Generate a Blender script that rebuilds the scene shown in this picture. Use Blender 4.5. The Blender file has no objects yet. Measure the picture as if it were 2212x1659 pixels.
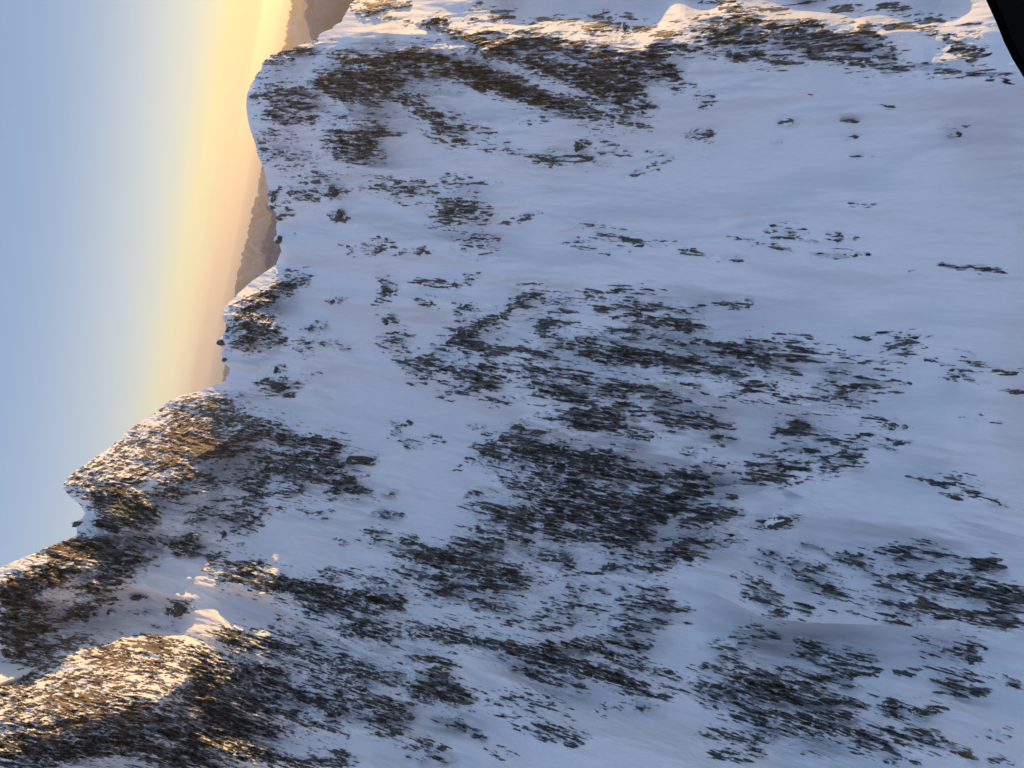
import bpy, math
import numpy as np
from mathutils import Matrix

C = bpy.context.scene.collection
SC = bpy.context.scene

# ------------------------------------------------------------------ camera
F = 740.0                       # focal length in pixels of a 1024 px wide frame
PITCH = math.atan(312 / F)
UPX, UPY = -0.982, 0.189        # where the zenith lies in the frame: the camera was held on its side
n_ = math.hypot(UPX, UPY); UPX /= n_; UPY /= n_
Zc = np.array([math.cos(PITCH) * UPX, math.cos(PITCH) * UPY, math.sin(PITCH)])
fw = np.array([0, 0, -1.0])
Yc = fw - fw.dot(Zc) * Zc; Yc /= np.linalg.norm(Yc)
Xc = np.cross(Yc, Zc)
R = np.array([Xc, Yc, Zc])      # camera space -> world
cam = bpy.data.cameras.new('camera')
cam.sensor_width = 36; cam.lens = 36 * F / 1024
cam.clip_start = 0.02; cam.clip_end = 400000
co = bpy.data.objects.new('camera', cam); C.objects.link(co)
co.matrix_world = Matrix(R.tolist()).to_4x4()
SC.camera = co

# ------------------------------------------------------------------ sky, sun, exposure
SUN_AZ, SUN_EL = math.radians(50), math.radians(5.0)     # clockwise from the view direction
SKY = 0.15
w = bpy.data.worlds.new('World'); SC.world = w; w.use_nodes = True
nt = w.node_tree; nt.nodes.clear()
out = nt.nodes.new('ShaderNodeOutputWorld'); bg = nt.nodes.new('ShaderNodeBackground')
sky = nt.nodes.new('ShaderNodeTexSky'); sky.sky_type = 'NISHITA'; sky.sun_disc = False
sky.sun_elevation = SUN_EL; sky.sun_rotation = SUN_AZ
sky.altitude = 3000; sky.air_density = 1.0; sky.dust_density = 1.6; sky.ozone_density = 1.0
bg.inputs[1].default_value = SKY
gm = nt.nodes.new('ShaderNodeGamma'); gm.inputs[1].default_value = 0.15; nt.links.new(sky.outputs[0], gm.inputs[0])
tn = nt.nodes.new('ShaderNodeMix'); tn.data_type = 'RGBA'; tn.blend_type = 'MULTIPLY'; tn.inputs[0].default_value = 1
tn.inputs[7].default_value = (1.38, 2.06, 3.18, 1); nt.links.new(gm.outputs[0], tn.inputs[6])
# the band of warm dusty air low over the horizon, strongest towards the sun
def wn(kind, **kw):
    q = nt.nodes.new(kind)
    for k_, v_ in kw.items(): setattr(q, k_, v_)
    return q
def wm(op, *a):
    q = wn('ShaderNodeMath', operation=op)
    for i_, v_ in enumerate(a):
        if isinstance(v_, (int, float)): q.inputs[i_].default_value = v_
        else: nt.links.new(v_, q.inputs[i_])
    return q.outputs[0]
tc = wn('ShaderNodeTexCoord'); sp = wn('ShaderNodeSeparateXYZ'); nt.links.new(tc.outputs['Generated'], sp.inputs[0])
z_ = sp.outputs[2]
tow = wm('MULTIPLY_ADD', wm('ADD', wm('MULTIPLY', sp.outputs[0], math.sin(SUN_AZ)), wm('MULTIPLY', sp.outputs[1], math.cos(SUN_AZ))), 0.5, 0.5)
tow = wm('POWER', wm('MAXIMUM', tow, 0.001), 2.5)
def mixc(f, a_, col):
    q = wn('ShaderNodeMix', data_type='RGBA'); nt.links.new(f, q.inputs[0]); nt.links.new(a_, q.inputs[6]); q.inputs[7].default_value = (*[c_ / SKY for c_ in col], 1); return q.outputs[2]
def bandf(c_, wd_): 
    e_ = wm('DIVIDE', wm('SUBTRACT', z_, c_), wd_); return wm('EXPONENT', wm('MULTIPLY', wm('MULTIPLY', e_, e_), -1.0))
# thin level layers in the dusty air
mpz = wn('ShaderNodeMapping'); mpz.inputs['Scale'].default_value = (1.2, 1.2, 130); nt.links.new(tc.outputs['Generated'], mpz.inputs[0])
nzz = wn('ShaderNodeTexNoise'); nzz.inputs['Scale'].default_value = 1.0; nzz.inputs['Detail'].default_value = 3; nt.links.new(mpz.outputs[0], nzz.inputs['Vector'])
lay = wm('MULTIPLY_ADD', nzz.outputs[0], 0.7, 0.6)
f1 = wm('MULTIPLY', bandf(0.05, 0.085), wm('MULTIPLY', tow, 0.65))
f0 = wm('MULTIPLY', bandf(0.02, 0.16), wm('MULTIPLY', tow, 0.6))
c0 = mixc(f0, tn.outputs[2], (0.72, 0.78, 0.80))
c1 = mixc(f1, c0, (0.98, 0.93, 0.66))
f2 = wm('MULTIPLY', bandf(0.025, 0.036), wm('MINIMUM', wm('MULTIPLY', wm('MULTIPLY', tow, 1.08), lay), 1.0))
c2 = mixc(f2, c1, (1.05, 0.86, 0.38))
f3 = wm('MULTIPLY', bandf(0.0, 0.024), wm('MINIMUM', wm('MULTIPLY', tow, 0.95), 1.0))
c3 = mixc(f3, c2, (0.96, 0.68, 0.34))
# the lavender anti-twilight sky, opposite the sun
away = wm('MULTIPLY_ADD', wm('ADD', wm('MULTIPLY', sp.outputs[0], math.sin(SUN_AZ)), wm('MULTIPLY', sp.outputs[1], math.cos(SUN_AZ))), -0.5, 0.5)
f4 = wm('MULTIPLY', bandf(0.35, 0.45), wm('POWER', wm('MAXIMUM', away, 0.001), 1.3))
c4 = mixc(wm('MINIMUM', wm('MULTIPLY', f4, 1.1), 1.0), c3, (0.55, 0.62, 0.88))
nt.links.new(c4, bg.inputs[0]); nt.links.new(bg.outputs[0], out.inputs[0])
sl = bpy.data.lights.new('sun', 'SUN'); sl.energy = 4.6; sl.angle = math.radians(0.5); sl.color = (1, 0.58, 0.17)
so = bpy.data.objects.new('sun', sl); C.objects.link(so)
S = np.array([math.sin(SUN_AZ) * math.cos(SUN_EL), math.cos(SUN_AZ) * math.cos(SUN_EL), math.sin(SUN_EL)])
from mathutils import Vector
so.rotation_euler = Vector(S.tolist()).to_track_quat('Z', 'Y').to_euler()
SC.view_settings.view_transform = 'Standard'; SC.view_settings.look = 'None'
SC.view_settings.exposure = 0.02; SC.view_settings.gamma = 1
SC.cycles.volume_bounces = 1; SC.cycles.max_bounces = 6; SC.cycles.diffuse_bounces = 3

K = 1024 / 2212.0               # the notes below are in a 2212 px wide copy of the view

def rays(u, v):                 # pixel -> world direction (unit)
    d = np.stack([(u - 512) / F, (384 - v) / F, -np.ones_like(u)], -1)
    d /= np.linalg.norm(d, axis=-1, keepdims=True)
    return d @ R.T

# ------------------------------------------------------------------ noise
def tile(seed, Ls, Lt, ang, beta=2.2, n=1024, lo=0.0):
    """periodic fractal noise, longer along direction ang (degrees, y down); uniform 0..1"""
    rng = np.random.default_rng(seed)
    g = np.fft.rfft2(rng.standard_normal((n, n)))
    fy = np.fft.fftfreq(n)[:, None]; fx = np.fft.rfftfreq(n)[None, :]
    a = math.radians(ang); fs = fx * math.cos(a) + fy * math.sin(a); ft = -fx * math.sin(a) + fy * math.cos(a)
    q = (fs * Ls) ** 2 + (ft * Lt) ** 2
    amp = (1 + q) ** (-beta / 2)
    if lo: amp *= 1 - np.exp(-q * lo)
    z = np.fft.irfft2(g * amp, s=(n, n))
    z = (z - z.mean()) / z.std()
    t = 1 / (1 + 0.2316419 * np.abs(z))      # normal CDF
    c = 1 - np.exp(-z * z / 2) / 2.5066283 * t * (0.31938153 + t * (-0.356563782 + t * (1.781477937 + t * (-1.821255978 + t * 1.330274429))))
    return np.where(z >= 0, c, 1 - c).astype(np.float32)

def look(T, s, t):
    n = T.shape[0]
    s = s + 5000.0; t = t + 5000.0
    i = np.floor(t).astype(np.int64); j = np.floor(s).astype(np.int64)
    a = (t - i).astype(np.float32); b = (s - j).astype(np.float32)
    i0 = i % n; i1 = (i + 1) % n; j0 = j % n; j1 = (j + 1) % n
    return (T[i0, j0] * (1 - a) + T[i1, j0] * a) * (1 - b) + (T[i0, j1] * (1 - a) + T[i1, j1] * a) * b

# ------------------------------------------------------------------ ridge line and the shape of the mountain
SKYLINE = [(-260,960),(-150,900),(-60,820),(0,768),(7,758),(27,744),(48,736),(51,727),(63,716),(69,697),(76,686),(92,685),(93,671),(98,640),
(107,625),(110,605),(117,600),(118,585),(125,584),(129,576),(138,567),(148,564),(160,555),(172,550),(182,541),(206,533),(231,531.5),
(261,535.5),(284,542),(308,550.6),(335,557),(361,569),(395,576),(412,581),(423,576),(432,584),(442,578),(455,594),(469,599),(502,597),
(515,597),(527,605),(542,606),(549,604),(572,596),(590,569),(615,535),(646,502),(664,485),(676,484),(686,482),(699,490),(709,489),(729,477),
(739,463),(751,480),(763,479),(776,480),(783,478),(795,499),(806,495),(826,482),(833,462),(846,425),(855,388),(865,360),(880,348),
(897,325),(917,296),(940,268),(960,248),(975,228),(990,201),(1014,167),(1034,144),(1053,132),(1070,146),(1080,161),(1094,177),
(1109,183.5),(1122,176),(1128.5,153),(1137,159),(1143,169),(1156,166),(1163,149),(1173,124),(1189,84),(1203,50),(1220,15),(1235,-12),
(1270,-50),(1320,-70),(1400,-80),(1500,-110),(1700,-160),(1950,-200)]
SKYLINE = np.array(SKYLINE, float)

# x, y, distance in metres
DEPTH = [
(533,206,1260),(550,300,1310),(580,410,1420),(600,519,1500),(569,590,1530),(502,646,1500),(484,700,1450),(480,760,1440),(490,806,1450),
(425,846,1500),(348,880,1500),(268,940,1480),(201,990,1430),(132,1053,1340),(180,1105,1330),(160,1140,1300),(149,1163,1270),(84,1189,1250),(0,1228,1240),
(-60,1260,1200),(610,110,1310),(685,80,1310),(768,0,1380),(900,-110,1750),(1100,-120,1430),(1300,-120,1200),(1500,-120,1085),(1750,-120,985),(2000,-120,915),(1200,-260,2600),(1700,-260,2300),(2100,-260,1900),  # negative y: unseen slope outside the frame, shaped to hold back the low sun
# dome and the buttress right of it
(640,240,1230),(720,300,1200),(640,400,1370),(700,100,1260),(760,90,1180),(850,150,1150),(850,250,1140),(900,60,1200),
(1000,72,1090),(1000,160,1100),(1000,300,1060),(1100,45,1160),(1100,75,1060),(1100,160,1050),(1100,230,1040),
(1200,40,1150),(1200,62,1040),(1200,100,1010),(1200,180,990),(1250,300,960),(1300,90,960),(1300,200,930),(1400,90,920),(1420,150,900),(1400,250,900),
(1100,-40,1215),(1100,15,1250),(900,0,1340),(1300,-40,1095),(1300,25,1130),(1400,20,1110),(1400,-40,1060),(1500,105,870),(1480,160,880),
(1480,25,930),(1600,30,900),(1600,120,850),(1750,40,870),(1830,70,850),(1800,150,820),(1950,110,810),(1900,70,850),(2010,75,830),
(1750,5,960),(1750,-40,905),(1500,0,1020),(1500,-40,975),(2000,30,880),(2000,-40,870),(2100,60,815),(2100,160,780),(2200,165,770),(2200,40,795),(2150,-30,800),(2250,-60,800),(2350,100,740),
# the middle
(700,480,1330),(700,640,1310),(640,760,1340),(750,850,1260),(900,430,1180),(900,600,1140),(900,900,1130),
(1100,500,1030),(1100,700,1010),(1300,400,950),(1300,620,910),(1300,760,900),(1500,500,880),(1500,700,850),(1700,400,830),(1700,650,820),
(1900,500,800),(1900,700,790),(2050,500,800),(2200,500,812),(2050,700,795),(2200,700,810),(2400,500,860),(2400,700,860),(2400,900,860),(2200,300,840),
(1200,950,930),(1500,950,830),(1700,860,790),(1700,950,800),(1900,900,770),(2150,900,735),(1100,1100,930),(1300,1100,870),(1500,1150,820),(1700,1150,780),
(1900,1100,750),(2150,1150,710),(1500,1350,760),(1700,1400,740),(1900,1400,705),(2200,1400,670),(2400,1400,640),
# summit block (faces the sun) and the bowl under it
(470,880,1410),(400,930,1400),(540,900,1370),(380,1000,1270),(300,1010,1330),(450,1020,1280),(340,1060,1235),(240,1040,1290),(560,1010,1300),
(255,1110,1255),(300,1150,1290),(450,1120,1240),(600,1080,1200),(700,1000,1180),(650,1180,1140),(400,1200,1200),(300,1250,1205),(450,1280,1180),
(150,1230,1190),(150,1310,1190),(60,1330,1180),(-60,1450,1140),(-60,1350,1170),(250,1330,1190),(30,1400,1180),(100,1430,1150),(350,1345,1172),(400,1300,1178),(420,1345,1145),(290,1335,1180),(500,1340,1125),(600,1340,1075),(500,1400,1065),(620,1240,1130),(500,1480,1035),
# sunlit spur in front, and its dark side
(0,1480,1130),(180,1395,1130),(300,1370,1135),(420,1400,1090),(240,1450,1010),(80,1540,970),(320,1480,960),(370,1500,930),(250,1530,915),(0,1620,920),(120,1580,905),
(450,1560,1025),(560,1540,1020),(300,1600,965),(100,1650,950),(560,1420,1035),(480,1640,985),(590,1590,990),(700,1350,1020),(800,1250,1020),(900,1200,1010),
(750,1420,930),(700,1600,880),(900,1350,920),(900,1500,860),(1000,1600,810),(1100,1250,900),(1100,1420,830),(1300,1300,840),(1300,1450,790),(1300,1600,740),
(1500,1600,700),(1700,1600,670),(2000,1600,640),(2212,1600,620),(2400,1700,590),(1500,1850,660),(1000,1850,740),(400,1850,900),(0,1850,930),(2212,1850,590)]
DEPTH = np.array(DEPTH, float)

def tps_fit(P, z, lam=0.03):
    n = len(P); X = P / 1000.0
    r = np.linalg.norm(X[:, None] - X[None], axis=-1)
    Kk = np.where(r > 0, r * r * np.log(np.maximum(r, 1e-9)), 0) + lam * 0.01 * np.eye(n)
    A = np.zeros((n + 3, n + 3)); A[:n, :n] = Kk; A[:n, n] = 1; A[:n, n + 1:] = X; A[n, :n] = 1; A[n + 1:, :n] = X.T
    return X, np.linalg.solve(A, np.concatenate([z, np.zeros(3)]))

def tps_grid(model, gx, gy):     # on a coarse regular grid
    X, wt = model; n = len(X)
    xx, yy = np.meshgrid(gx / 1000.0, gy / 1000.0)
    o = wt[n] + wt[n + 1] * xx + wt[n + 2] * yy
    for k in range(n):
        r2 = (xx - X[k, 0]) ** 2 + (yy - X[k, 1]) ** 2
        o += wt[k] * 0.5 * r2 * np.log(np.maximum(r2, 1e-12))
    return o

GX = np.arange(-420, 2641, 10.0); GY = np.arange(-300, 1981, 10.0)
LD = tps_grid(tps_fit(DEPTH[:, :2], np.log(DEPTH[:, 2])), GX, GY)

def bil(G, x, y):
    fx = np.clip((x - GX[0]) / 10.0, 0, len(GX) - 1.001); fy = np.clip((y - GY[0]) / 10.0, 0, len(GY) - 1.001)
    j = fx.astype(int); i = fy.astype(int); b = fx - j; a = fy - i
    b = b * b * (3 - 2 * b) * 0 + b
    return (G[i, j] * (1 - a) + G[i + 1, j] * a) * (1 - b) + (G[i, j + 1] * (1 - a) + G[i + 1, j + 1] * a) * b

# crests: points, height (m), soft side width, steep side width (towards larger y), all in notes px
CRESTS = [
([(1075,903),(1130,905),(1250,948),(1300,962),(1440,985),(1560,1012),(1700,1045)], 30, 70, 16),
([(985,74),(1100,62),(1230,66),(1340,82)], 24, 9, 40),
([(1380,104),(1440,82),(1500,96)], 12, 8, 25),
([(1470,44),(1570,24),(1680,36),(1840,46)], 22, 9, 40),
([(1885,76),(1950,66),(2020,66)], 14, 6, 25),
([(800,70),(880,74),(985,74)], 12, 10, 30),
([(1840,50),(1900,85),(1960,130)], 14, 25, 14),
([(900,96),(1000,120),(1100,165),(1240,215),(1400,262)], 16, 40, 10),
([(760,180),(900,215),(1010,262)], 12, 30, 12),
([(930,690),(1010,700),(1090,672),(1150,620)], 10, 12, 16),
([(1240,870),(1330,905),(1440,930)], 14, 30, 12),
([(1100,1400),(1200,1440),(1330,1480)], 14, 30, 14),
([(1560,1440),(1680,1475),(1790,1510)], 14, 30, 12),
([(1640,1540),(1740,1565),(1860,1590)], 12, 20, 10),
([(1300,640),(1450,700),(1600,735)], 10, 30, 12),
([(1330,1000),(1440,1040),(1560,1075)], 12, 25, 14),
([(1700,1225),(1850,1245),(1990,1290)], 10, 30, 12),
([(1380,812),(1450,828),(1550,858),(1700,876),(1860,880)], 20, 50, 14),
([(1500,1262),(1560,1290),(1650,1335),(1750,1345),(1900,1350),(2050,1358),(2230,1372)], 32, 60, 18),
([(470,1245),(560,1290),(680,1355),(760,1400),(860,1445)], 22, 60, 14),
([(606,168),(660,138),(740,90)], 16, 12, 30),
([(985,95),(1060,110),(1130,150),(1210,184),(1290,208)], 24, 25, 14),
([(556,900),(480,955),(400,1000)], 20, 12, 30),
([(520,1040),(470,1055),(420,1080)], 12, 10, 25),
([(820,215),(900,250),(960,300)], 12, 30, 12),
([(1500,1010),(1600,1015),(1680,1050),(1560,1090)], 14, 30, 12),
([(690,1190),(800,1225),(900,1270),(960,1290)], 12, 40, 14),
([(1240,790),(1340,800),(1460,850),(1560,900)], 10, 30, 12),
([(880,440),(940,440),(1010,430),(1080,440)], 9, 14, 40),
([(1000,490),(1200,500),(1340,470),(1550,475),(1640,450),(1860,440)], 9, 40, 8),
([(1060,290),(1120,345),(1240,355),(1340,372)], 10, 30, 10),
([(2040,800),(2120,800),(2212,775),(2300,770)], 10, 14, 50),
([(1440,1420),(1600,1480),(1720,1530),(1830,1560)], 12, 30, 12),
([(600,1150),(760,1180),(850,1200)], 8, 30, 14),
([(130,1054),(200,1085),(255,1120),(290,1148)], 14, 40, 10),
([(730,1350),(800,1400),(900,1440),(1000,1460)], 12, 40, 14),
([(980,1380),(1180,1390),(1330,1360),(1500,1345)], 12, 30, 16),
([(1460,1130),(1620,1150),(1700,1140)], 8, 20, 14),
([(1085,940),(1160,960),(1280,990),(1400,1020)], 10, 20, 30),
([(0,1625),(120,1590),(250,1540),(340,1520),(400,1470),(430,1400)], 22, 50, 14),
]

def crest_field(x, y):
    o = np.zeros_like(x, dtype=np.float32)
    for pts, H, wu, wd in CRESTS:
        P = np.array(pts, float); L = max(wu, wd) * 6.5
        m = (x > P[:, 0].min() - L) & (x < P[:, 0].max() + L) & (y > P[:, 1].min() - L) & (y < P[:, 1].max() + L)
        if not m.any(): continue
        xs, ys = x[m], y[m]
        best = np.full(xs.shape, 1e9); sgn = np.zeros(xs.shape); par = np.zeros(xs.shape)
        T = len(P) - 1
        for k in range(T):
            a = P[k]; b = P[k + 1]; d = b - a; l2 = d @ d
            if d[0] < 0: d_ = -d
            else: d_ = d
            t = ((xs - a[0]) * d[0] + (ys - a[1]) * d[1]) / l2
            tc = np.clip(t, 0, 1)
            q = np.hypot(xs - a[0] - tc * d[0], ys - a[1] - tc * d[1])
            s = d_[0] * (ys - a[1]) - d_[1] * (xs - a[0])
            u = q < best
            best[u] = q[u]; sgn[u] = s[u]; par[u] = (k + tc[u]) / T
        # side widths blend across the crest's ends so no seam shows
        nd = np.where(sgn > 0, best / wd, best / wu)
        ends = np.clip(np.minimum(par, 1 - par) * 5, 0, 1); ends = ends * ends * (3 - 2 * ends)
        f = np.exp(-nd) * ends
        tr = np.where(sgn > 0, np.exp(-((best - 2.6 * wd) / (1.7 * wd)) ** 2) - np.exp(-((0 - 2.6) / 1.7) ** 2) * np.exp(-best / wd), 0) * ends
        o[m] += (H * (f - 0.75 * np.clip(tr, 0, 1))).astype(np.float32)
    return o

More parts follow.
